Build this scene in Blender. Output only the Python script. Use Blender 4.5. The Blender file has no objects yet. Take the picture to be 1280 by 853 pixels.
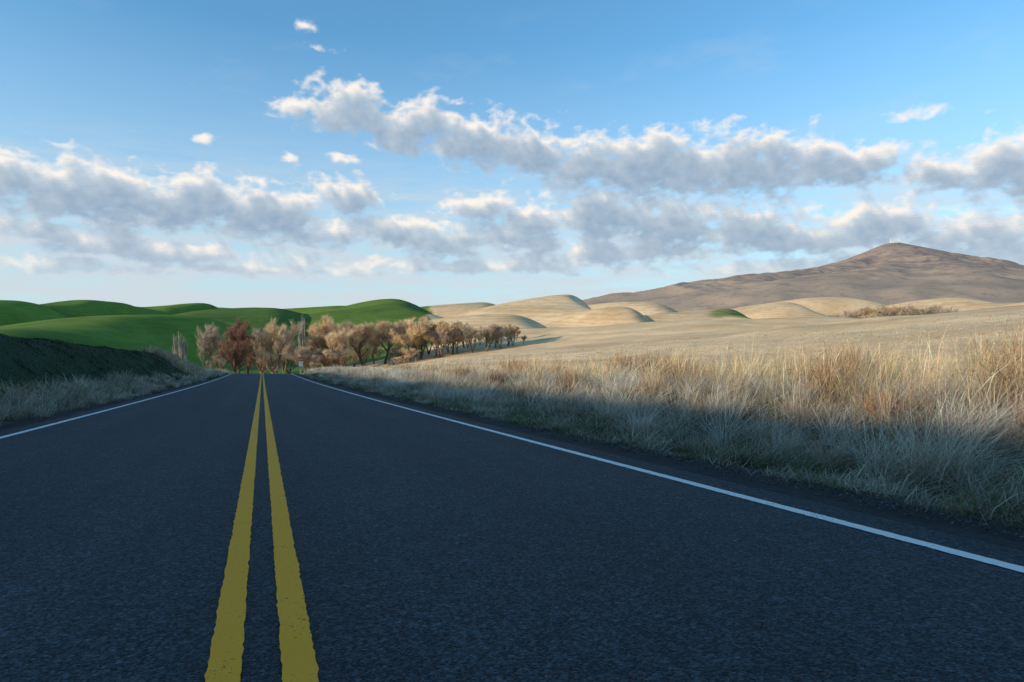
import bpy, math, numpy as np, random
scene=bpy.context.scene
F=853.3
EU=(0.9391,0.3437); EV=(-0.3437,0.9391)
def uv2xy(u,v): return u*EU[0]+v*EV[0], u*EU[1]+v*EV[1]
def xy2uv(x,y): return x*EU[0]+y*EU[1], x*EV[0]+y*EV[1]
def sst(a,b,x):
    t=np.clip((x-a)/(b-a),0,1); return t*t*(3-2*t)
def snoise(x,y,scale,seed,octs=3):
    r=np.random.default_rng(seed); out=0.0;a=1.0;tot=0.0
    for o in range(octs):
        for k in range(4):
            th=r.uniform(0,2*math.pi); ph=r.uniform(0,6.28); f=2*math.pi/scale*2**o*r.uniform(.7,1.3)
            out=out+a*np.sin((x*math.cos(th)+y*math.sin(th))*f+ph)
        tot+=a*2; a*=.5
    return out/tot
def gnoise(x,y,seed):
    r=np.random.default_rng(seed); per=r.permutation(512); ga=r.uniform(0,2*math.pi,512)
    xi=np.floor(x).astype(int); yi=np.floor(y).astype(int); xf=x-xi; yf=y-yi
    def g(ix,iy,dx,dy):
        k=per[(per[ix%512]+iy)%512]; return np.cos(ga[k])*dx+np.sin(ga[k])*dy
    u=xf**3*(xf*(xf*6-15)+10); v=yf**3*(yf*(yf*6-15)+10)
    a=g(xi,yi,xf,yf)*(1-u)+g(xi+1,yi,xf-1,yf)*u
    b=g(xi,yi+1,xf,yf-1)*(1-u)+g(xi+1,yi+1,xf-1,yf-1)*u
    return (a*(1-v)+b*v)*1.5
def fbm(x,y,seed,octs=6,rough=.5,billow=False):
    o=0;a=1;t=0
    for i in range(octs):
        n=gnoise(x*2**i+i*17.3,y*2**i+i*7.1,seed+i)
        if billow: n=1-2.2*np.abs(n)
        o=o+a*n; t+=a; a*=rough
    return o/t

# ------------------------------------------------------------ terrain
def road_z(u,v):
    z=-0.95-0.0418*v-0.0153*np.clip(u,-12,12)
    z=z+0.6*(np.clip(v,0,85)/85)**2.2
    d=np.maximum(v-85,0)
    drop=np.where(d<40,.0012*d*d,1.92+.096*(d-40))
    z=z+.0155*d-drop
    k=1.2
    return k*np.logaddexp(z/k,-12.0/k)
# long swells: px, py of the crest, distance, short radius, long radius, rotation(deg) of short axis, lee factor
HILLS=[
 (200,393,380,70,120,5,.45),
 (60,408,290,45,80,10,.6),
 (-20,375,540,95,150,0,.5),
 (140,376,780,70,170,5,.5),
 (245,379,920,95,160,0,.5),
 (340,384,660,80,130,10,.45),
 (482,375,740,95,170,20,.6),
 (430,382,980,160,90,0,.8),
 (590,376,900,90,90,0,.6),
 (705,369,660,85,140,0,.42),
 (630,391,430,60,90,10,.5),
 (765,381,520,60,90,5,.45),
 (800,375,830,110,90,0,.5),
 (690,410,300,55,80,0,.6),
 (850,401,270,60,80,0,.55),
 (1010,395,250,60,70,0,.6),
 (890,383,700,85,110,0,.45),
 (1050,371,1150,200,140,0,.45),
 (970,377,900,75,140,5,.42),
 (1190,373,900,130,130,5,.42),
 (1330,376,800,140,130,10,.5),
]
BASE=-90
def G(x,y):
    x=np.asarray(x,float); y=np.asarray(y,float)
    u,v=xy2uv(x,y); D=np.sqrt(x*x+y*y)
    zr=road_z(u,v)
    k=1.2
    fz=-0.95-0.0418*v-.18
    fz=k*np.logaddexp(fz/k,-13.0/k)
    rise=.085*3*np.logaddexp(0,(np.minimum(u,400)-8)/3)
    rise=rise-.085*12*np.logaddexp(0,(np.minimum(u,400)-185)/12)
    t=sst(12,60,u)
    zn=zr*(1-t)+fz*t+rise
    zn=zn-.12*np.exp(-((u-5.1)/.8)**2)+.28*sst(5.5,8.5,u)
    bank=sst(-4.7,-9.0,u)*2.2*(1-sst(66,98,v))
    zn=zn+bank
    shadow_ridge=6.7*np.exp(-((u+38)/9.5)**2)*(1-sst(84,112,v))  # unseen ridge left of frame, added and sized to shade road and verge
    zn=zn+shadow_ridge
    rough=sst(4.4,6.0,np.abs(u))
    zn=zn+rough*(.06*snoise(x,y,2.2,3)+.10*snoise(x,y,9,4)*sst(6,12,np.abs(u)))
    zn=zn+sst(30,120,u)*.9*snoise(x,y,60,5)
    floor=-13+84*sst(380,1700,D)
    far=sst(200,420,D)
    zn=zn*(1-far)+floor*far
    ks=2.0
    acc=zn/ks
    wx=x+sst(200,400,D)*12*snoise(x,y,200,71,2); wy=y+sst(200,400,D)*20*snoise(x,y,240,72,2)
    for (px,py,Dd,rx,ry,rot,lee) in HILLS:
        hx=(px-640)/F*Dd; hy=Dd; top=(426-py)/F*Dd-.5
        s=math.sqrt((top-BASE)/(top+14))
        a=math.radians(rot); dx=wx-hx; dy=wy-hy
        p=dx*math.cos(a)+dy*math.sin(a); q=-dx*math.sin(a)+dy*math.cos(a)
        rr=np.where(p>0,rx*s*lee,rx*s*1.3)
        h=BASE+(top-BASE)*np.exp(-(p/rr)**2*.5-(q/(ry*s))**2*.5)
        acc=np.logaddexp(acc,h/ks)
    zz=acc*ks
    w=sst(90,200,D)
    zz=zz*w+zn*(1-w)
    zz=zz+sst(300,600,D)*(1.8*snoise(x,y,230,11,3))
    dn=snoise(x,y,430,81,2)
    zz=zz-sst(280,420,D)*(1-sst(600,900,D))*sst(-40,60,x)*(5*np.exp(-(dn/.13)**2))
    return zz
def ground_z(x,y):
    z=G(x,y); u,v=xy2uv(x,y)
    return z-.06*(1-sst(3.80,4.05,np.abs(u)))

def mesh_np(name,verts,faces,cols=None,mask=None,smooth=True,mats=()):
    me=bpy.data.meshes.new(name)
    verts=np.asarray(verts,np.float32); faces=np.asarray(faces,np.int32)
    n,k=faces.shape
    me.vertices.add(len(verts)); me.vertices.foreach_set("co",verts.ravel())
    me.loops.add(n*k); me.loops.foreach_set("vertex_index",faces.ravel())
    me.polygons.add(n); me.polygons.foreach_set("loop_start",np.arange(0,n*k,k,dtype=np.int32))
    me.polygons.foreach_set("use_smooth",np.full(n,smooth,dtype=bool))
    me.update(calc_edges=True)
    for nm,c in (("Col",cols),("Mask",mask)):
        if c is not None:
            at=me.attributes.new(nm,'FLOAT_COLOR','POINT')
            c=np.asarray(c,np.float32)
            if c.shape[1]==3: c=np.hstack([c,np.ones((len(c),1),np.float32)])
            at.data.foreach_set("color",c.ravel())
    for m in mats: me.materials.append(m)
    return me
def add_obj(name,me,parent=None,loc=(0,0,0)):
    o=bpy.data.objects.new(name,me); scene.collection.objects.link(o); o.location=loc
    if parent: o.parent=parent
    return o

# ------------------------------------------------------------ node helper
class NT:
    def __init__(s,nt): s.nt=nt; s.n=nt.nodes; s.l=nt.links
    def new(s,t,**kw):
        nd=s.n.new(t)
        for k,v in kw.items(): setattr(nd,k,v)
        return nd
    def set(s,inp,val):
        if isinstance(val,bpy.types.NodeSocket): s.l.new(val,inp)
        else: inp.default_value=val
    def math(s,op,a,b=0.0,c=None,clamp=False):
        nd=s.new('ShaderNodeMath',operation=op,use_clamp=clamp)
        s.set(nd.inputs[0],a); s.set(nd.inputs[1],b)
        if c is not None: s.set(nd.inputs[2],c)
        return nd.outputs[0]
    def vmath(s,op,a,b=None,scale=None):
        nd=s.new('ShaderNodeVectorMath',operation=op)
        s.set(nd.inputs[0],a)
        if b is not None: s.set(nd.inputs[1],b)
        if scale is not None: s.set(nd.inputs['Scale'],scale)
        return nd.outputs['Value'] if op in('LENGTH','DOT_PRODUCT') else nd.outputs[0]
    def noise(s,vec,scale,detail=4,rough=.55,out='Fac',dist=0):
        nd=s.new('ShaderNodeTexNoise'); s.set(nd.inputs['Vector'],vec)
        nd.inputs['Scale'].default_value=scale; nd.inputs['Detail'].default_value=detail
        nd.inputs['Roughness'].default_value=rough; nd.inputs['Distortion'].default_value=dist
        return nd.outputs[out]
    def mix(s,f,a,b,blend='MIX'):
        nd=s.new('ShaderNodeMix',data_type='RGBA',blend_type=blend)
        s.set(nd.inputs[0],f); s.set(nd.inputs[6],a); s.set(nd.inputs[7],b)
        return nd.outputs[2]
    def mr(s,v,a,b,c=0.0,d=1.0,interp='LINEAR'):
        nd=s.new('ShaderNodeMapRange',interpolation_type=interp)
        s.set(nd.inputs[0],v)
        for i,x in enumerate((a,b,c,d)): s.set(nd.inputs[i+1],x)
        return nd.outputs[0]
    def bump(s,h,strength,dist,normal=None):
        nd=s.new('ShaderNodeBump'); s.set(nd.inputs['Height'],h)
        nd.inputs['Strength'].default_value=strength; nd.inputs['Distance'].default_value=dist
        if normal: s.set(nd.inputs['Normal'],normal)
        return nd.outputs[0]
def C(r,g,b): return (r,g,b,1)
def new_mat(name):
    m=bpy.data.materials.new(name); m.use_nodes=True
    h=NT(m.node_tree); b=[n for n in h.n if n.type=='BSDF_PRINCIPLED'][0]
    return m,h,b
def pos(h): return h.new('ShaderNodeNewGeometry').outputs['Position']

def ground_mat():
    m,h,b=new_mat("terrain_soil_and_crop")
    P=pos(h)
    at=h.new('ShaderNodeAttribute',attribute_name="Col").outputs['Color']
    mk=h.new('ShaderNodeAttribute',attribute_name="Mask").outputs['Color']
    sp=h.new('ShaderNodeSeparateColor'); h.set(sp.inputs[0],mk)
    tan,grn,ver=sp.outputs[0],sp.outputs[1],sp.outputs[2]
    n1=h.noise(P,.012,3); n2=h.noise(P,.15,4,.6); n3=h.noise(P,2.5,4,.65); n4=h.noise(P,25,3,.6)
    xyz=h.new('ShaderNodeSeparateXYZ'); h.set(xyz.inputs[0],P)
    ph=h.math('MULTIPLY_ADD',xyz.outputs[2],2.2,h.math('MULTIPLY',n1,42.0))
    ph=h.math('ADD',ph,h.math('MULTIPLY',n2,3.0))
    s1=h.math('SINE',ph)
    st=h.math('MULTIPLY',h.math('MULTIPLY',s1,.08),h.math('ADD',tan,h.math('MULTIPLY',grn,.6)))
    f=h.math('ADD',h.mr(n1,.3,.7,.88,1.12),st)
    f=h.math('MULTIPLY',f,h.mr(n2,.25,.75,.86,1.14))
    f=h.math('MULTIPLY',f,h.mr(n3,.25,.75,.78,1.22))
    f=h.math('MULTIPLY',f,h.mr(n4,.25,.75,.8,1.2))
    col=h.vmath('SCALE',at,scale=f)
    tint=h.mix(h.mr(h.noise(P,.03,4,.6),.45,.65),C(1,1,1),C(.86,.80,.74))
    col=h.mix(1.0,col,tint,'MULTIPLY')
    h.set(b.inputs['Base Color'],col); b.inputs['Roughness'].default_value=.95
    b.inputs['Specular IOR Level'].default_value=.05
    nb=h.bump(n3,.3,.15); nb=h.bump(n4,.35,.03,nb)
    h.set(b.inputs['Normal'],nb)
    return m
gm=ground_mat()

def spaced(hi,s0,g):
    r=[0.0]
    while r[-1]<hi: r.append(r[-1]+s0+g*r[-1])
    return np.array(r)
ul=-spaced(6000,.22,.014)[::-1]; ur=spaced(12000,.22,.014)[1:]
U=np.concatenate([ul,ur])
V=np.concatenate([-spaced(400,.5,.03)[::-1],spaced(12000,.4,.0125)[1:]])
UU,VV=np.meshgrid(U,V)
XX,YY=uv2xy(UU,VV)
ZZ=ground_z(XX,YY)
def terrain_cols(x,y):
    u,v=xy2uv(x,y); D=np.sqrt(x*x+y*y)+1e-6
    px=640+F*x/np.maximum(y,1)
    px=np.where(y<1,np.where(x<0,-2000,3000),px)
    n=snoise(x,y,40,21); n2=snoise(x,y,6,22)
    tan=np.array([.82,.575,.325]); tan2=np.array([.72,.50,.285])
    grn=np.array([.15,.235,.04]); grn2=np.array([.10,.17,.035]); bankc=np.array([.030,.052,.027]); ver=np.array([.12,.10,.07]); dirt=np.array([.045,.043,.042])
    c=np.tile(tan,(x.size,1)).reshape(x.shape+(3,))
    m=np.zeros(x.shape+(3,)); 
    t2=sst(-.25,.25,snoise(x,y,300,31))[...,None]
    c=c*(1-t2)+tan2*t2
    edge=538+5*n
    g3=sst(-.15,.15,snoise(x,y,380,33))[...,None]; grn=grn*(1-g3)+grn2*g3
    gf=(1-sst(edge-3,edge+3,px))*sst(236,244,D)
    c=c*(1-gf[...,None])+grn*gf[...,None]
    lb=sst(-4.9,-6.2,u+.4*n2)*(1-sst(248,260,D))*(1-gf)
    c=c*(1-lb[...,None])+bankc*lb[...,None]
    gs=np.exp(-((px-915)/34)**2)*sst(640,670,D+12*n)*(1-sst(760,800,D+12*n))
    gs=sst(.25,.75,gs)*.8
    c=c*(1-gs[...,None])+grn*gs[...,None]
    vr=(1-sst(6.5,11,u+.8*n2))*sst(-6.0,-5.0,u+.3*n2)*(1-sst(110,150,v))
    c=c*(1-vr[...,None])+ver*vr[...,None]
    sh=(1-sst(4.15,4.6,np.abs(u)+.12*n2))*(1-sst(150,200,v))
    c=c*(1-sh[...,None])+dirt*sh[...,None]
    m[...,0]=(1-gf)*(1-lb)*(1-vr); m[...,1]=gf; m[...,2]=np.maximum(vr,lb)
    return c,m,gf,D
CC,MM,GF,DD=terrain_cols(XX,YY)
nv,nu=XX.shape
idx=np.arange(nv*nu).reshape(nv,nu)
faces=np.stack([idx[:-1,:-1],idx[:-1,1:],idx[1:,1:],idx[1:,:-1]],-1).reshape(-1,4)
fD=DD[:-1,:-1].ravel(); fG=GF[:-1,:-1].ravel()
allv=np.stack([XX,YY,ZZ],-1).reshape(-1,3); allc=CC.reshape(-1,3); allm=MM.reshape(-1,3)
def sub(name,sel):
    f=faces[sel]; used=np.unique(f); mp=np.full(len(allv),-1,np.int64); mp[used]=np.arange(len(used))
    me=mesh_np(name,allv[used],mp[f],allc[used],allm[used],True,[gm])
    return add_obj(name,me)
near=fD<256
sub("ground",near)
sub("green_hills",(~near)&(fG>.5))
sub("golden_hills",(~near)&(fG<=.5))

# ------------------------------------------------------------ mountain
def mountain():
    D=3500; cx=(1115-640)/F*D; cy=D; top=(426-303)/F*D
    R=np.concatenate([np.linspace(0,1500,190),np.linspace(1520,3000,40)]); A=np.linspace(0,2*math.pi,481)[:-1]
    RR,AA=np.meshgrid(R,A,indexing='ij')
    pl=np.interp(R,[0,40,225,472,718,1005,1292,1700,2300,3000],[0,8,84,156,190,224,260,330,480,620])
    pr=np.interp(R,[0,40,143,349,520,677,900,1300,2000,3000],[0,4,32,102,155,202,266,350,480,620])
    w=(.5-.5*np.cos(AA-0.15))
    drop=pl[:,None]*w+pr[:,None]*(1-w)
    x=cx+RR*np.cos(AA); y=cy+RR*np.sin(AA)
    gul=np.abs(fbm(x/360,y/360,41,4)); gu2=np.abs(fbm(x/140,y/140,47,3))
    rad=np.sin(AA*9+2*np.sin(AA*2)+RR*.002)*.5+np.sin(AA*17+RR*.003+1)*.3
    z=top-drop-sst(40,500,RR)*(40*gul+12*gu2+20*rad*sst(80,500,RR))+sst(100,500,RR)*11
    n,k=RR.shape
    i=np.arange(n*k).reshape(n,k); j=np.roll(i,-1,1)
    f=np.stack([i[:-1],i[1:],j[1:],j[:-1]],-1).reshape(-1,4)
    m,h,b=new_mat("mountain_scrub")
    P=pos(h)
    n1=h.noise(P,.004,6,.65); n2=h.noise(P,.03,5,.7)
    col=h.mix(h.mr(n1,.38,.62),C(.41,.30,.235),C(.28,.225,.19))
    col=h.mix(h.mr(n2,.52,.64),col,C(.19,.16,.155))
    sx=h.new('ShaderNodeSeparateXYZ'); h.set(sx.inputs[0],P)
    low=h.mr(sx.outputs[2],330,200)
    col=h.mix(h.math('MULTIPLY',low,.4),col,C(.46,.36,.26))
    h.set(b.inputs['Base Color'],col); b.inputs['Roughness'].default_value=1
    b.inputs['Specular IOR Level'].default_value=0
    h.set(b.inputs['Normal'],h.bump(n2,.35,6))
    add_obj("mountain",mesh_np("mountain",np.stack([x,y,z],-1).reshape(-1,3),f,smooth=True,mats=[m]))
    return cx,cy,top
MX,MY,MT=mountain()

# ------------------------------------------------------------ simple materials
def plain(name,c,rough=.7,metal=0,var=.2,scale=3):
    m,h,b=new_mat(name); P=pos(h)
    n=h.noise(P,scale,4)
    col=h.vmath('SCALE',C(*c)[:3],scale=h.mr(n,.3,.7,1-var,1+var))
    h.set(b.inputs['Base Color'],col); b.inputs['Roughness'].default_value=rough; b.inputs['Metallic'].default_value=metal
    return m
def attr_mat(name,rough=.8,trans=0):
    m,h,b=new_mat(name)
    at=h.new('ShaderNodeAttribute',attribute_name="Col").outputs['Color']
    d=h.new('ShaderNodeBsdfDiffuse'); h.set(d.inputs[0],at)
    out=[n for n in h.n if n.type=='OUTPUT_MATERIAL'][0]
    h.n.remove(b)
    if trans:
        t=h.new('ShaderNodeBsdfTranslucent'); h.set(t.inputs[0],at)
        mx=h.new('ShaderNodeMixShader'); mx.inputs[0].default_value=trans
        h.l.new(d.outputs[0],mx.inputs[1]); h.l.new(t.outputs[0],mx.inputs[2])
        h.l.new(mx.outputs[0],out.inputs[0])
    else: h.l.new(d.outputs[0],out.inputs[0])
    return m
grass_m=attr_mat("dry_grass",.75,.25)
bark_m=attr_mat("bark_and_twigs",.85)
white_m=plain("white_paint",(.75,.75,.73),.6)
metal_m=plain("galvanised_steel",(.35,.35,.36),.5,.6)
wood_m=plain("weathered_wood",(.26,.21,.17),.85)

# ------------------------------------------------------------ road
def asphalt():
    m,h,b=new_mat("asphalt"); P=pos(h)
    vo=h.new('ShaderNodeTexVoronoi'); h.set(vo.inputs['Vector'],P); vo.inputs['Scale'].default_value=110
    vo2=h.new('ShaderNodeTexVoronoi'); h.set(vo2.inputs['Vector'],P); vo2.inputs['Scale'].default_value=60
    sc=h.new('ShaderNodeSeparateColor'); h.set(sc.inputs[0],vo.outputs['Color'])
    sc2=h.new('ShaderNodeSeparateColor'); h.set(sc2.inputs[0],vo2.outputs['Color'])
    g=h.math('POWER',sc.outputs[0],2.5); g2=h.math('POWER',sc2.outputs[1],5)
    big=h.noise(P,.35,4,.6); med=h.noise(P,6,5,.65)
    u=h.vmath('DOT_PRODUCT',P,(EU[0],EU[1],0)); v=h.vmath('DOT_PRODUCT',P,(EV[0],EV[1],0))
    wp=h.math('COSINE',h.math('MULTIPLY',h.math('SUBTRACT',h.math('ABSOLUTE',u),.95),3.5))
    cb=h.new('ShaderNodeCombineXYZ'); h.set(cb.inputs[0],h.math('MULTIPLY',u,2.5)); h.set(cb.inputs[1],h.math('MULTIPLY',v,.08))
    streak=h.noise(cb.outputs[0],1.0,4,.6)
    f=h.math('ADD',.40,h.math('ADD',h.math('MULTIPLY',g,2.3),h.math('MULTIPLY',g2,2.0)))
    f=h.math('MULTIPLY',f,h.mr(big,.3,.7,.9,1.1)); f=h.math('MULTIPLY',f,h.mr(med,.3,.7,.88,1.12))
    f=h.math('MULTIPLY',f,h.mr(streak,.3,.7,.86,1.14)); f=h.math('MULTIPLY',f,h.mr(wp,-1,1,.92,1.08))
    col=h.vmath('SCALE',(.017,.027,.033),scale=f)
    h.set(b.inputs['Base Color'],col)
    h.set(b.inputs['Roughness'],h.mr(sc.outputs[2],0,1,.65,.9)); b.inputs['Specular IOR Level'].default_value=.2
    hgt=h.math('ADD',h.math('MULTIPLY',vo.outputs['Distance'],-1.0),h.math('MULTIPLY',vo2.outputs['Distance'],-.4))
    nb=h.bump(hgt,.9,.008); nb=h.bump(med,.10,.015,nb)
    h.set(b.inputs['Normal'],nb)
    return m
asp=asphalt()
def paint(name,c,wear):
    m,h,b=new_mat(name); P=pos(h)
    vo=h.new('ShaderNodeTexVoronoi'); h.set(vo.inputs['Vector'],P); vo.inputs['Scale'].default_value=110
    n=h.noise(P,60,5,.75); n2=h.noise(P,3,4,.6)
    w=h.math('ADD',n,h.math('MULTIPLY',h.math('SUBTRACT',n2,.5),.35))
    w=h.math('ADD',w,h.math('MULTIPLY',h.math('SUBTRACT',vo.outputs['Distance'],.5),.25))
    f=h.mr(w,wear,wear+.08)
    pc=h.vmath('SCALE',c,scale=h.mr(n2,.3,.7,.94,1.0)); pc=h.vmath('SCALE',pc,scale=h.mr(n,.25,.75,.88,1.0))
    h.set(b.inputs['Base Color'],h.mix(f,pc,C(.04,.038,.035)))
    b.inputs['Roughness'].default_value=.75; b.inputs['Specular IOR Level'].default_value=.08
    nb=h.bump(h.math('MULTIPLY',vo.outputs['Distance'],-1),.35,.003); nb=h.bump(h.noise(P,180,2),.2,.002,nb)
    h.set(b.inputs['Normal'],nb)
    return m
rv=np.concatenate([np.arange(-30,0,.5),spaced(190,.12,.004)])
def strip(name,u0,u1,z,mat,jit=0,n=2,vs=rv,seed=1):
    r=np.random.default_rng(seed)
    us=np.linspace(0,1,n)
    ua=np.full(len(vs),u0)+jit*r.normal(size=len(vs)); ub=np.full(len(vs),u1)+jit*r.normal(size=len(vs))
    u=ua[:,None]*(1-us)+ub[:,None]*us
    v=np.repeat(vs[:,None],n,1)
    zz=road_z(u,v)+z
    x,y=uv2xy(u,v)
    i=np.arange(len(vs)*n).reshape(len(vs),n)
    f=np.stack([i[:-1,:-1],i[:-1,1:],i[1:,1:],i[1:,:-1]],-1).reshape(-1,4)
    return mesh_np(name,np.stack([x,y,zz],-1).reshape(-1,3),f,smooth=True,mats=[mat])
def road():
    r=np.random.default_rng(5)
    us=np.concatenate([[-3.98,-3.86],np.linspace(-3.78,3.78,19),[3.86,3.98]])
    vs=rv; u=np.repeat(us[None,:],len(vs),0).copy(); v=np.repeat(vs[:,None],len(us),1)
    jl=.025*r.normal(size=len(vs)); jr=.025*r.normal(size=len(vs))
    wv=.05*np.sin(vs*.9)+.03*np.sin(vs*2.3+1)
    u[:,:2]+=(jl+wv)[:,None]; u[:,-2:]+=(jr+wv)[:,None]
    z=road_z(u,v); z[:,0]-=.09; z[:,-1]-=.09
    x,y=uv2xy(u,v)
    i=np.arange(u.size).reshape(u.shape)
    f=np.stack([i[:-1,:-1],i[:-1,1:],i[1:,1:],i[1:,:-1]],-1).reshape(-1,4)
    add_obj("road",mesh_np("road",np.stack([x,y,z],-1).reshape(-1,3),f,mats=[asp]))
road()
yel=paint("yellow_road_paint",(1.0,.40,.035),.64); whi=paint("white_road_paint",(.86,.81,.76),.60)
lv=np.concatenate([np.arange(-20,0,.1),spaced(150,.022,.006)])
def join_strips(name,lst):
    root=bpy.data.objects.new(name,None); scene.collection.objects.link(root)
    for i,(a,b,m) in enumerate(lst):
        add_obj("line_%d"%(i+1),strip(name,a,b,.004,m,.0022,2,lv,i+3),root)
join_strips("yellow_centre_lines",[(-.165,-.062,yel),(.058,.165,yel)])
join_strips("white_edge_lines",[(-3.53,-3.43,whi),(3.36,3.46,whi)])

# ------------------------------------------------------------ grass
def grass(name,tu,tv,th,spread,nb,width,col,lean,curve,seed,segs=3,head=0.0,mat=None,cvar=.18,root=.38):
    r=np.random.default_rng(seed)
    T=len(tu); B=T*nb
    ti=np.repeat(np.arange(T),nb)
    bu=tu[ti]+r.normal(size=B)*spread[ti]; bv=tv[ti]+r.normal(size=B)*spread[ti]
    s_=np.sign(bu); bu=np.where(np.abs(bu)<4.0,s_*(4.0+.3*r.uniform(size=B)),bu)
    x,y=uv2xy(bu,bv); z=ground_z(x,y)-.02
    az=r.uniform(0,2*math.pi,B)
    h=th[ti]*r.uniform(.45,1.12,B)
    ln=lean[ti]*r.uniform(.2,1.6,B); cv=curve[ti]*r.uniform(0,1.6,B)
    dx,dy=np.cos(az)+.25,np.sin(az)-.15
    pa=az+math.pi/2+r.normal(size=B)*.6
    pxx,pyy=np.cos(pa),np.sin(pa)
    w=width[ti]*r.uniform(.6,1.4,B)
    P=np.zeros((B,segs+1,2,3),np.float32); Cc=np.zeros((B,segs+1,2,3),np.float32)
    tb=np.clip(1+.28*r.normal(size=(T,1)),.4,1.6)
    bc=(col*tb)[ti]*(1+cvar*r.normal(size=(B,1)))*(1+.05*r.normal(size=(B,3)))
    bc=np.clip(bc,.01,.92)
    for s in range(segs+1):
        t=s/segs
        off=(ln*t+cv*t*t)*h; zz=h*(t*(1-.12*ln)-.35*np.minimum(cv,1.5)*t*t)
        wt=w*(1-t)**.6 if head==0 else w*((.45*(1-t)+.15)+head*math.exp(-((t-.86)/.12)**2))
        if s==segs: wt=w*.12
        cx=x+dx*off; cy=y+dy*off; cz=z+zz
        for k,sg in enumerate((-1,1)):
            P[:,s,k,0]=cx+sg*pxx*wt*.5; P[:,s,k,1]=cy+sg*pyy*wt*.5; P[:,s,k,2]=cz
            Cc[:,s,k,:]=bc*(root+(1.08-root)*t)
    base=(np.arange(B)*(segs+1)*2)[:,None]
    fs=[]
    for s in range(segs):
        a=s*2
        fs.append(np.stack([base[:,0]+a,base[:,0]+a+1,base[:,0]+a+3,base[:,0]+a+2],-1))
    f=np.stack(fs,1).reshape(-1,4)
    return add_obj(name,mesh_np(name,P.reshape(-1,3),f,Cc.reshape(-1,3),None,False,[mat or grass_m]))
rg=np.random.default_rng(99)
def logv(n,a,b,k=3): 
    return np.exp(rg.uniform(math.log(a+k),math.log(b+k),n))-k
def pick(cols,p,n): return np.array(cols)[rg.choice(len(cols),n,p=p)]
def wid(v,b,s): return b+s*np.maximum(v,0)
n=2700; u=4.2+rg.uniform(0,1,n)**1.2*2.6; v=logv(n,-1.5,95)
cl=snoise(u*1.0,v*1.0,1.7,61); k=rg.uniform(0,1,n)<(.70+.7*cl); u,v,cl=u[k],v[k],cl[k]; n=len(u)
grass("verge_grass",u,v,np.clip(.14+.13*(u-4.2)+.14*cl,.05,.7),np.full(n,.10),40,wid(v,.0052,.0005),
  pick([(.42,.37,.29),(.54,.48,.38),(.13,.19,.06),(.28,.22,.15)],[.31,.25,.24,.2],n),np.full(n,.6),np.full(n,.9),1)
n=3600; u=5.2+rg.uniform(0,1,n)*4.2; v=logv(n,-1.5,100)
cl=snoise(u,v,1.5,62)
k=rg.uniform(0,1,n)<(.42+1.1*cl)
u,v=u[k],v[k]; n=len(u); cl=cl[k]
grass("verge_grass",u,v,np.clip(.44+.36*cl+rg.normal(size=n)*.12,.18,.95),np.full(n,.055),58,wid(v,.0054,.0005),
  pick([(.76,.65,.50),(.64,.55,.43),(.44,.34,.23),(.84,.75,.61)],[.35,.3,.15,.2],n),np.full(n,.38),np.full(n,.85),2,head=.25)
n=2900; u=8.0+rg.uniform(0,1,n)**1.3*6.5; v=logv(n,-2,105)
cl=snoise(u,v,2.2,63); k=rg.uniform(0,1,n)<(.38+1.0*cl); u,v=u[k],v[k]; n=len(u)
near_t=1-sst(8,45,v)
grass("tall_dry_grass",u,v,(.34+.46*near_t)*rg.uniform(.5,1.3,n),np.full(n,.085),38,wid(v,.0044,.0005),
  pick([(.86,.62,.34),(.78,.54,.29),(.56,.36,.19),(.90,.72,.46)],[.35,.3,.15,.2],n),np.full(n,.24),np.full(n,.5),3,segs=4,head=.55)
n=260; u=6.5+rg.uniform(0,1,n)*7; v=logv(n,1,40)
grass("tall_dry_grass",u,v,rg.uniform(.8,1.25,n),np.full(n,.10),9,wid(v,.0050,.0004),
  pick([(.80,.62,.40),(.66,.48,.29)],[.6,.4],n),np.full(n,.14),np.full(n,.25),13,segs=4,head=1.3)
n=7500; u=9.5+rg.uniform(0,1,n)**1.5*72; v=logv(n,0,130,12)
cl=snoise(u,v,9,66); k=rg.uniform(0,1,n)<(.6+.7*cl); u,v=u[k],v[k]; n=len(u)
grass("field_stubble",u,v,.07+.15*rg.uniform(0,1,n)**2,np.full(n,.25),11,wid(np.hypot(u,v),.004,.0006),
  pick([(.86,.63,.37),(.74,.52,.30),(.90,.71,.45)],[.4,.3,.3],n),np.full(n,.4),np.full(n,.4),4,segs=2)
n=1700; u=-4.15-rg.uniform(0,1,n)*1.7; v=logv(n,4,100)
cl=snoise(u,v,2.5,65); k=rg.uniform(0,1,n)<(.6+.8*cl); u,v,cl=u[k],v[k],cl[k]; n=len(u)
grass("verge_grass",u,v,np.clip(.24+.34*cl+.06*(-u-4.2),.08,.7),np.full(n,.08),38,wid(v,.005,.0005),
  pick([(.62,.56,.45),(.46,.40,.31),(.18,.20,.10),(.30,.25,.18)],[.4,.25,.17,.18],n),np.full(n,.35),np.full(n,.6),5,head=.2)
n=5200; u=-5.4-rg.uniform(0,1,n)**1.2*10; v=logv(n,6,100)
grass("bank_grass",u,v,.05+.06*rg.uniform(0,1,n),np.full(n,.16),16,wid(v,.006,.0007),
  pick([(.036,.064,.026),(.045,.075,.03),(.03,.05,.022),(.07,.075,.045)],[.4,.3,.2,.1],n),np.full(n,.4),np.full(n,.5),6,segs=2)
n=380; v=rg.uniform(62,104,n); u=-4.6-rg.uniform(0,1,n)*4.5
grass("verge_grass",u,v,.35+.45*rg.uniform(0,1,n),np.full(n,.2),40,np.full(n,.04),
  pick([(.60,.48,.34),(.44,.33,.21)],[.6,.4],n),np.full(n,.3),np.full(n,.4),7)

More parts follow.
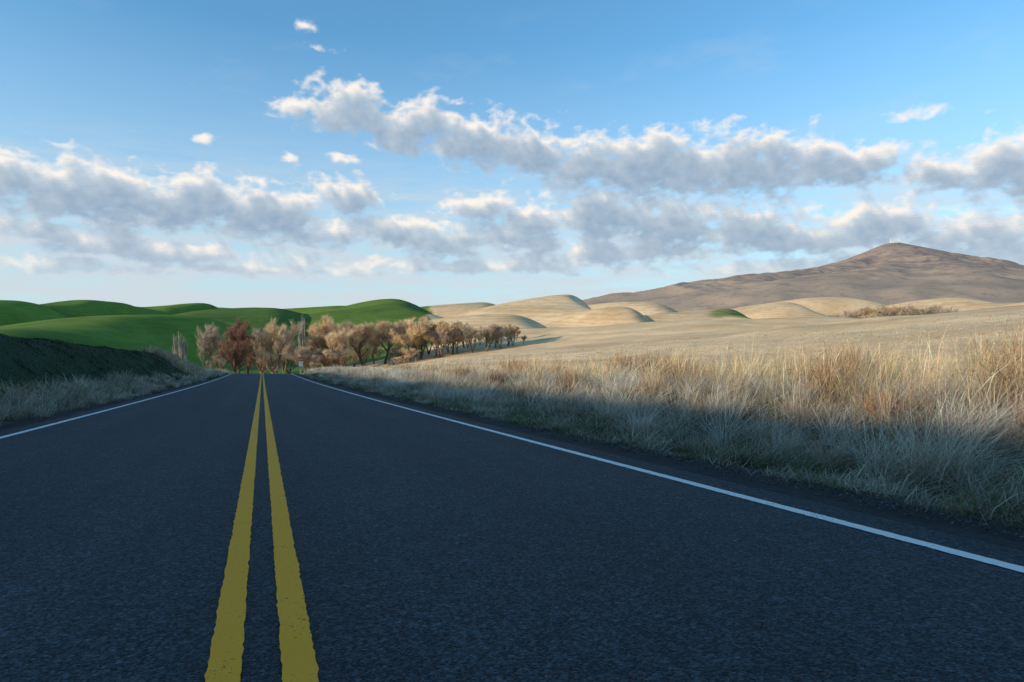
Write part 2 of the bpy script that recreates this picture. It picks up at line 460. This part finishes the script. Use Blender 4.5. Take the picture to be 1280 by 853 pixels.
def shrub(name,u,v,R,H,col,seed,n=420,w=.006):
    r=np.random.default_rng(seed)
    x0,y0=uv2xy(u,v); z0=float(ground_z(x0,y0))-.03
    S=6
    a=r.uniform(0,6.283,n); e=r.uniform(.25,1.45,n)
    p=np.zeros((n,3)); p[:,0]=r.normal(size=n)*R*.22; p[:,1]=r.normal(size=n)*R*.22
    start=r.uniform(0,.5,n); p[:,2]=start*H
    p[:,0]+=np.cos(a)*start*R*.8; p[:,1]+=np.sin(a)*start*R*.8
    L=H*r.uniform(.4,1.0,n)*(1-start*.5)
    P=np.zeros((n,S+1,2,3)); 
    for s in range(S+1):
        d=np.stack([np.cos(a)*np.cos(e),np.sin(a)*np.cos(e),np.sin(e)],-1)
        if s>0: p=p+d*(L/S)[:,None]
        a=a+r.normal(size=n)*.35; e=e+r.normal(size=n)*.3-.03
        ww=w*(1-.75*s/S)*r.uniform(.8,1.2)
        pp=np.stack([-np.sin(a),np.cos(a),.3*np.ones(n)],-1)
        P[:,s,0]=p-pp*ww*.5; P[:,s,1]=p+pp*ww*.5
    P+=np.array([x0,y0,z0])
    c=np.array(col)[None,:]*r.uniform(.5,1.3,(n,1)); Cc=np.repeat(c,(S+1)*2,0)
    base=np.arange(n)*(S+1)*2
    f=np.stack([np.stack([base+s*2,base+s*2+1,base+s*2+3,base+s*2+2],-1) for s in range(S)],1).reshape(-1,4)
    add_obj(name,mesh_np(name,P.reshape(-1,3),f,Cc,None,False,[grass_m]))
for i,(u,v,R,H) in enumerate([(9.2,3.4,.8,1.1),(10.3,4.6,.9,1.15),(8.6,5.6,.7,.95),(11.5,7.5,1.0,1.15),(9.7,9.5,.8,.9),(12.5,12,1.0,1.1),
    (9.4,14,.9,.85),(11.5,19,1.0,1.0),(9.9,25,1.0,.85),(12.2,33,1.2,1.0),(10,42,1.2,.8),(11,55,1.3,.9),(8.2,8.2,.6,.75),(13.2,5.5,1.0,1.2),(7.4,12,.5,.55),
    (8.0,17,.6,.6),(7.6,22,.6,.6),(10.6,16,.8,.9),(13.5,24,1,1),(8.9,31,.8,.7),(6.6,9,.4,.4),(7.2,6.3,.5,.5),(6.9,4.2,.5,.5)]):
    shrub("dry_shrub",u,v,R,H,[(.50,.30,.15),(.30,.18,.10),(.56,.41,.25)][i%3],100+i,w=.006+.0004*v)

def gravel():
    r=np.random.default_rng(8); n=5200
    side=np.where(r.uniform(size=n)<.75,1,-1)
    u=side*(3.92+np.abs(r.normal(size=n))*.25); v=np.exp(r.uniform(math.log(3),math.log(45),n))-2.5
    s=r.uniform(.004,.011,n)*(1+v*.02)
    x,y=uv2xy(u,v); z=ground_z(x,y)+.3*s
    o=np.array([(1,0,0),(-1,0,0),(0,1,0),(0,-1,0),(0,0,.7),(0,0,-.7)])
    P=np.stack([x,y,z],-1)[:,None,:]+o[None]*s[:,None,None]*r.uniform(.6,1.3,(n,6,1))
    fo=np.array([(0,2,4),(2,1,4),(1,3,4),(3,0,4),(2,0,5),(1,2,5),(3,1,5),(0,3,5)])
    f=(np.arange(n)*6)[:,None,None]+fo[None]
    c=np.repeat(np.array([.07,.07,.07])[None]*r.uniform(.4,2.0,(n,1)),6,0)
    add_obj("gravel",mesh_np("gravel",P.reshape(-1,3),f.reshape(-1,3),c,None,False,[bark_m]))
gravel()

# ------------------------------------------------------------ trees
def tree_geo(seed,H,spread,twc,barkc,ntw=24,slim=False,twlen=.085,tww=.0024,lean=0,low=.22):
    r=np.random.default_rng(seed)
    segs=[];tw=[]
    def grow(p,d,L,rad,lvl):
        n=4 if lvl<2 else 3
        pts=[p]; rr=[rad]
        for i in range(n):
            d=d+r.normal(size=3)*(.10+.05*lvl); 
            if lvl>0: d[2]+=.10 if not slim else .35
            d=d/np.linalg.norm(d); p=p+d*L/n; pts.append(p); rr.append(rad*(1-.72*(i+1)/n))
        for i in range(n): segs.append((pts[i],pts[i+1],rr[i],rr[i+1]))
        if lvl<3:
            nc=[8,5,5][lvl]
            for c in range(nc):
                t=r.uniform(low if lvl==0 else .25,1.0); k=min(int(t*n),n-1); q=pts[k]+(pts[k+1]-pts[k])*(t*n-k)
                a=r.uniform(0,6.283); sp=spread*(1.0 if lvl else 1.1)*(.7+.5*r.uniform())
                dd=np.array([math.cos(a)*sp,math.sin(a)*sp,(.75 if not slim else 2.5)])
                if lvl>0: dd=dd*.6+(pts[k+1]-pts[k])/np.linalg.norm(pts[k+1]-pts[k])*.7
                dd/=np.linalg.norm(dd)
                grow(q,dd,L*[.62,.55,.5][lvl]*r.uniform(.7,1.15)*(1.15-.35*t),max(rr[k]*.55,.012),lvl+1)
        if lvl>=2:
            for c in range(ntw):
                t=r.uniform(.1,1); k=min(int(t*n),n-1); q=pts[k]+(pts[k+1]-pts[k])*(t*n-k)
                dd=r.normal(size=3); dd[2]=abs(dd[2])*.6+.2; dd/=np.linalg.norm(dd)
                dd=dd+.7*(pts[k+1]-pts[k])/np.linalg.norm(pts[k+1]-pts[k]); dd/=np.linalg.norm(dd)
                tw.append((q,q+dd*H*twlen*r.uniform(.4,1.2)))
    nst=1 if slim else 2
    for s in range(nst):
        a=r.uniform(0,6.28)
        grow(np.array([0,0,-.5]),np.array([math.cos(a)*.22+lean,math.sin(a)*.22,1.0]) if not slim else np.array([0,0,1.]),H*.66,H*.026,0)
    P=[];Fc=[];Cc=[];b=0
    for p0,p1,r0,r1 in segs:
        d=p1-p0; d=d/(np.linalg.norm(d)+1e-9)
        ax=np.cross(d,[.3,.9,.1]); ax/=np.linalg.norm(ax); ay=np.cross(d,ax)
        for p,rd in((p0,r0),(p1,r1)):
            for k in range(4):
                an=k*math.pi/2; P.append(p+rd*(ax*math.cos(an)+ay*math.sin(an)))
        for k in range(4): Fc.append((b+k,b+(k+1)%4,b+4+(k+1)%4,b+4+k))
        c=np.array(barkc)*r.uniform(.8,1.2); Cc+= [c]*8
        b+=8
    twc=np.array(twc)
    for p0,p1 in tw:
        d=p1-p0; ax=np.cross(d,r.normal(size=3)); ax/=np.linalg.norm(ax)+1e-9
        w=H*tww*r.uniform(.6,1.4)
        P+=[p0-ax*w*.5,p0+ax*w*.5,p1+ax*w*.25,p1-ax*w*.25]; Fc.append((b,b+1,b+2,b+3))
        c=twc*r.uniform(.7,1.3)*(1+.06*r.normal(size=3)); Cc+=[c]*4; b+=4
    P=np.array(P); 
    z=np.quantile(P[:,2],.995); P*=H/z
    return P,np.array(Fc),np.clip(np.array(Cc),.01,.9)
RED=(.34,.19,.13); GOLD=(.68,.49,.29); GREY=(.48,.38,.29); TANW=(.74,.56,.36)
BK=(.20,.16,.12)
variants={}
def tmesh(key,*a,**k):
    P,f,c=tree_geo(*a,**k); variants[key]=(P,f,c)
    return mesh_np(key,P,f,c,None,False,[bark_m])
def place(px,D,top):
    x=(px-640)/F*D; y=D; z=float(ground_z(x,y)); Ht=(426-top)/F*D-z
    return x,y,z,Ht
TM={}
TM['red']=tmesh('red_tree',1,14,.75,RED,(.10,.07,.055),34,tww=.003)
TM['gold']=tmesh('gold_tree',2,14,.9,GOLD,BK,30)
TM['gold2']=tmesh('gold_tree2',3,14,1.0,TANW,BK,26)
TM['grey']=tmesh('grey_tree',4,14,.85,GREY,BK,24)
TM['dark']=tmesh('dark_tree',5,14,.95,(.60,.43,.28),(.12,.095,.075),20,lean=.3,low=.35)
TM['pop']=tmesh('poplar',6,14,.22,(.46,.40,.33),(.48,.44,.39),16,slim=True)
tr=random.Random(4)
def tree(name,kind,px,D,top,wid=1.0):
    x,y,z,Ht=place(px,D,top); o=add_obj(name,TM[kind],None,(x,y,z))
    s=Ht/14; o.scale=(s*wid,s*wid,s); o.rotation_euler[2]=tr.uniform(0,6.28)
for k,px,D,top,w in [('grey',256,225,406,.7),('red',296,200,401,.80),('red',310,212,411,.6),('grey',325,225,408,.7),('gold2',342,206,402,.85),('gold',355,222,408,.7),
    ('gold',406,215,396,.95),('gold2',428,222,399,1.0),('gold',393,235,408,.7),('gold2',418,205,411,.85),('dark',455,212,403,1.05),('dark',480,216,400,1.1),('gold2',503,228,403,1.0),('grey',442,228,407,.9),('gold',468,228,405,.9)]:
    tree("cottonwood_tree",k,px,D,top,w)
for px,D,top,w in [(376,235,397,.5),(221,205,420,.5),(228,208,417,.5),(234,206,423,.45)]:
    tree("poplar_tree",'pop',px,D,top,w)
def mass(name,items,kinds,cs=(.85,1.15)):
    Ps=[];Fs=[];Cs=[];b=0
    for i,(px,D,top,w) in enumerate(items):
        x,y,z,Ht=place(px,D,top); P,f,c=variants[kinds[i%len(kinds)]]
        s=max(Ht,2)/14; a=tr.uniform(0,6.28); ca,sa=math.cos(a),math.sin(a)
        Q=np.stack([(P[:,0]*ca-P[:,1]*sa)*s*w+x,(P[:,0]*sa+P[:,1]*ca)*s*w+y,P[:,2]*s+z],-1)
        Ps.append(Q);Fs.append((f+b));Cs.append(c*tr.uniform(*cs)); b+=len(P)
    add_obj(name,mesh_np(name,np.vstack(Ps),np.vstack(Fs),np.vstack(Cs),None,False,[bark_m]))
items=[]
for i in range(24):
    t=i/23; px=512+t*142
    items.append((px+tr.uniform(-3,3),216+t*14+tr.uniform(-12,14),400+t*10+tr.uniform(-5,9),tr.uniform(.9,1.3)))
mass("distant_willow_thicket",items,['gold_tree','gold_tree2','gold_tree','grey_tree'])
items=[(tr.uniform(240,520),tr.uniform(205,245),tr.uniform(433,447),1.7) for i in range(20)]
mass("distant_brush",items,['grey_tree','gold_tree2'])
items=[(tr.uniform(1070,1165),tr.uniform(300,330),tr.uniform(384,390),1.6) for i in range(12)]
mass("distant_shrubs",items,['gold_tree','grey_tree'],(.6,.9))

# ------------------------------------------------------------ road sign, pole
import bmesh
from mathutils import Matrix, Vector
def box(bm,c,s,rot=0):
    r=bmesh.ops.create_cube(bm,size=1,matrix=Matrix.Translation(c)@Matrix.Rotation(rot,4,'Z')@Matrix.Diagonal((s[0],s[1],s[2],1)))
    return r['verts']
def bm_obj(name,fn,mats,parent=None,loc=(0,0,0),rot=0):
    bm=bmesh.new(); fn(bm)
    me=bpy.data.meshes.new(name); bm.to_mesh(me); bm.free()
    for m in mats: me.materials.append(m)
    o=add_obj(name,me,parent,loc); o.rotation_euler[2]=rot; return o
def sign(u,v):
    x,y=uv2xy(u,v); z=float(ground_z(x,y))
    root=bpy.data.objects.new("road_sign",None); scene.collection.objects.link(root); root.location=(x,y,z); root.rotation_euler[2]=math.radians(20)
    bm_obj("post",lambda bm:box(bm,(0,.03,.8),(.06,.04,1.7)),[metal_m],root)
    bm_obj("plate",lambda bm:box(bm,(0,0,1.3),(.50,.006,.62)),[white_m],root)
    dk=plain("sign_legend",(.03,.03,.03),.6)
    def leg(bm):
        for cx,cz,w,h in[(0,1.52,.3,.04),(0,1.44,.26,.04),(-.09,1.26,.12,.03),(-.09,1.14,.12,.03),(-.09,1.36,.12,.03),(.09,1.25,.03,.22),(.15,1.25,.03,.22),(.12,1.35,.06,.03),(.12,1.14,.06,.03)]:
            box(bm,(cx,-.006,cz),(w,.003,h))
    bm_obj("legend",leg,[dk],root)
sign(4.7,92)
def pole(px,D,top):
    x,y,z,Ht=place(px,D,top)
    def fn(bm):
        bmesh.ops.create_cone(bm,segments=10,radius1=.20,radius2=.13,depth=Ht+1,cap_ends=True,matrix=Matrix.Translation((0,0,Ht/2-.5)))
        box(bm,(0,-.18,Ht-.8),(2.6,.12,.14))
        for dx in(-1.15,-.4,.4,1.15): bmesh.ops.create_cone(bm,segments=8,radius1=.06,radius2=.09,depth=.22,cap_ends=True,matrix=Matrix.Translation((dx,-.18,Ht-.62)))
    bm_obj("utility_pole",fn,[wood_m],None,(x,y,z),.3)
pole(381,230,402)
def mtower(dx,dy,h,zz,nm="radio_tower"):
    def fn(bm):
        for sx,sy in((-1,-1),(1,-1),(1,1),(-1,1)):
            box(bm,(sx*1.2,sy*1.2,h/2-4),(.8,.8,h+8))
        for k in range(int(h/5)): box(bm,(0,0,k*5+2),(3.2,3.2,.6))
        box(bm,(0,0,h+4),(1.2,1.2,10))
    bm_obj(nm,fn,[white_m],None,(MX+dx,MY+dy,zz))
mtower(-18,-20,14,MT-1); mtower(28,-10,11,MT-3)
mtower(-745,-60,16,MT-192)
def bld(bm):
    box(bm,(0,0,1),(26,12,9)); box(bm,(0,0,5.9),(28,14,.8)); box(bm,(18,0,0),(9,9,7)); box(bm,(18,0,3.8),(10,10,.7))
    for k in range(5): box(bm,(-10+k*5,-6.1,2),(2.2,.3,2))
bm_obj("summit_building",bld,[white_m],None,(MX+5,MY-15,MT-2))

# ------------------------------------------------------------ clouds (far dome patch)
def ae(px,py):
    x=(px-640)/F; z=(426-py)/F; return math.atan(x),math.atan(z/math.sqrt(1+x*x))
MASKS=[(372,133,50,20,1),(440,142,75,40,1.2),(515,160,85,40,1.2),(590,178,95,42,1.25),(660,190,85,36,1.15),
 (720,206,95,44,1.2),(820,214,130,58,1.4),(930,212,120,54,1.35),(1035,208,90,40,1.2),(1095,205,45,26,.95),
 (0,226,120,44,1.2),(110,245,140,52,1.35),(225,258,140,54,1.35),(335,268,110,48,1.25),(435,246,60,26,1.05),(490,288,75,30,1.05),(400,292,95,28,1.05),
 (1165,222,75,34,1.1),(1255,208,95,52,1.25),(1310,235,90,46,1.2),(598,257,65,22,1.05),(650,290,105,34,1.1),(745,270,110,42,1.2),(850,286,130,40,1.2),
 (940,288,110,38,1.15),(1020,302,115,30,1.1),(1100,284,95,36,1.1),(1200,296,140,36,1.1),(1150,146,60,13,.9),(258,174,18,10,.72),(366,203,14,8,.72),
 (575,130,16,8,.7),(425,196,24,9,.8),(402,58,22,5,.36),(380,30,10,8,.32),(60,290,130,26,1.1),(560,306,110,24,1.05),(780,318,190,26,1.1),(200,314,210,22,1.05),(1240,324,140,24,1.1),
 (-120,240,140,50,1.1),(1420,230,120,60,1.1),(1000,332,180,17,1.0),(600,334,220,16,1.0),(330,337,180,14,.95),(60,332,180,14,.95)]
def clouds():
    azs,els=.085,.075
    az=np.radians(np.arange(-52,52,azs)); el=np.radians(np.arange(-.3,34,els))
    A,E=np.meshgrid(az,el)
    ey=E*1.35+.10*np.log(E+.06)
    Aw=A+.012*fbm(A*14,ey*14,501,3); Ew=E+.008*fbm(A*14+9,ey*14,511,3)
    M=np.full(A.shape,math.exp(-14.0))
    for (cx,cy,rx,ry,a) in MASKS:
        a0,e0=ae(cx,cy); c2=1/math.sqrt(1+((cx-640)/F)**2)
        rxx=rx/F*c2*c2; ryy=ry/F*c2
        dy=Ew-e0; dyn=np.where(dy<0,dy/(ryy*.75),dy/ryy)
        L=np.sqrt(((Aw-a0)/rxx)**2+dyn**2)
        M+=np.exp(np.clip(a*(1-L)*7,-14,14))
    M=np.log(M)/7
    f=fbm(A*20,ey*22,301,8,.55); bl=fbm(A*36,ey*36,401,5,.5,True)
    D0=M*1.15+f*1.10+(bl-.35)*.45-.10
    tau=np.zeros_like(D0)
    def shift(Z,da,de):
        i=int(round(math.degrees(da)/azs)); j=int(round(math.degrees(de)/els))
        ii=np.clip(np.arange(Z.shape[1])+i,0,Z.shape[1]-1); jj=np.clip(np.arange(Z.shape[0])+j,0,Z.shape[0]-1)
        return Z[np.ix_(jj,ii)]
    Dc=np.clip(D0,0,1.3)
    for k in range(1,8):
        s=.0042*k
        tau+=shift(Dc,-s*.6,s*.95)
    lit=np.exp(-tau*.36)
    lit=np.clip(lit*1.2+.20*fbm(A*60,E*80,601,4),0,1)
    alpha=sst(-.05,.80,D0)**.85
    dark=np.array([.31,.43,.57]); mid=np.array([.51,.60,.69]); br=np.array([.98,.92,.85])  # sunlit edges and shaded undersides painted into the glowing cloud colours
    l=lit[...,None]
    c=np.where(l<.4,dark+(mid-dark)*l/.4,mid+(br-mid)*np.clip((l-.4)/.45,0,1))
    hz=(1-sst(.02,.17,E))[...,None]*.5
    c=c*(1-hz)+np.array([.60,.68,.75])*hz
    alpha*=.45+.55*sst(.03,.13,E)
    ve=fbm(A*7,E*60,701,6,.6); veil=sst(-.35,.3,ve)*(1-sst(.12,.30,E))*.72
    up=fbm(A*4+E*6,E*14-A*3,721,6,.6); veil=np.maximum(veil,sst(.1,.6,up)*.14*(1-sst(.35,.5,E)))
    vc=np.array([.65,.70,.755])
    at=alpha+veil*(1-alpha)
    c=(c*alpha[...,None]+vc*(veil*(1-alpha))[...,None])/np.maximum(at,1e-4)[...,None]
    R=14000
    x=R*np.cos(E)*np.sin(A); y=R*np.cos(E)*np.cos(A); z=R*np.sin(E)
    i=np.arange(A.size).reshape(A.shape)
    f=np.stack([i[:-1,:-1],i[:-1,1:],i[1:,1:],i[1:,:-1]],-1).reshape(-1,4)
    am=at.ravel()[f].max(1); f=f[am>.004]
    m=bpy.data.materials.new("cloud_painted_glow"); m.use_nodes=True; h=NT(m.node_tree); h.n.clear()
    atn=h.new('ShaderNodeAttribute',attribute_name="Col")
    em=h.new('ShaderNodeEmission'); h.set(em.inputs[0],atn.outputs['Color'])
    tp=h.new('ShaderNodeBsdfTransparent'); mx=h.new('ShaderNodeMixShader')
    h.l.new(atn.outputs['Alpha'],mx.inputs[0]); h.l.new(tp.outputs[0],mx.inputs[1]); h.l.new(em.outputs[0],mx.inputs[2])
    o=h.new('ShaderNodeOutputMaterial'); h.l.new(mx.outputs[0],o.inputs[0])
    m.cycles.emission_sampling='NONE'
    col=np.concatenate([c,at[...,None]],-1).reshape(-1,4)
    add_obj("clouds",mesh_np("clouds",np.stack([x,y,z],-1).reshape(-1,3),f,col,None,True,[m]))
clouds()

# ------------------------------------------------------------ sun + sky
SUN_EL=math.radians(11.5); ang=math.radians(110.1+95)
sd=np.array([math.cos(ang)*math.cos(SUN_EL),math.sin(ang)*math.cos(SUN_EL),math.sin(SUN_EL)])
sun=bpy.data.lights.new("sun",'SUN'); sun.energy=5; sun.angle=math.radians(.5); sun.color=(1,.82,.58)
so=bpy.data.objects.new("sun",sun); scene.collection.objects.link(so)
so.rotation_euler=Vector(sd.tolist()).to_track_quat('Z','Y').to_euler()

w=bpy.data.worlds.new("World"); scene.world=w; w.use_nodes=True
h=NT(w.node_tree); h.n.clear()
STR=.15
sky=h.new('ShaderNodeTexSky',sky_type='NISHITA'); sky.sun_disc=False; sky.sun_elevation=SUN_EL; sky.sun_rotation=math.atan2(sd[0],sd[1])%(2*math.pi)
sky.altitude=700; sky.air_density=1.0; sky.dust_density=.6; sky.ozone_density=1.5
tc=h.new('ShaderNodeTexCoord'); sp=h.new('ShaderNodeSeparateXYZ'); h.set(sp.inputs[0],tc.outputs['Generated'])
S=1/STR
skyc=h.mix(1.0,sky.outputs[0],C(.95,1.58,1.82),'MULTIPLY')
hz=h.mr(sp.outputs[2],0.0,.40,.95,0.0)
hz=h.math('POWER',hz,1.2)
skyc=h.mix(hz,skyc,(.59*S,.68*S,.77*S,1))
bg=h.new('ShaderNodeBackground'); h.set(bg.inputs[0],skyc); bg.inputs[1].default_value=STR
out=h.new('ShaderNodeOutputWorld'); h.l.new(bg.outputs[0],out.inputs[0])

# ------------------------------------------------------------ camera
cam=bpy.data.cameras.new("camera"); cam.lens=24; cam.sensor_width=36; cam.clip_start=.05; cam.clip_end=30000
co=bpy.data.objects.new("camera",cam); scene.collection.objects.link(co); co.location=(0,0,0); co.rotation_euler=(math.radians(90),0,0)
scene.camera=co
scene.view_settings.view_transform='Standard'; scene.view_settings.look='None'; scene.view_settings.exposure=0
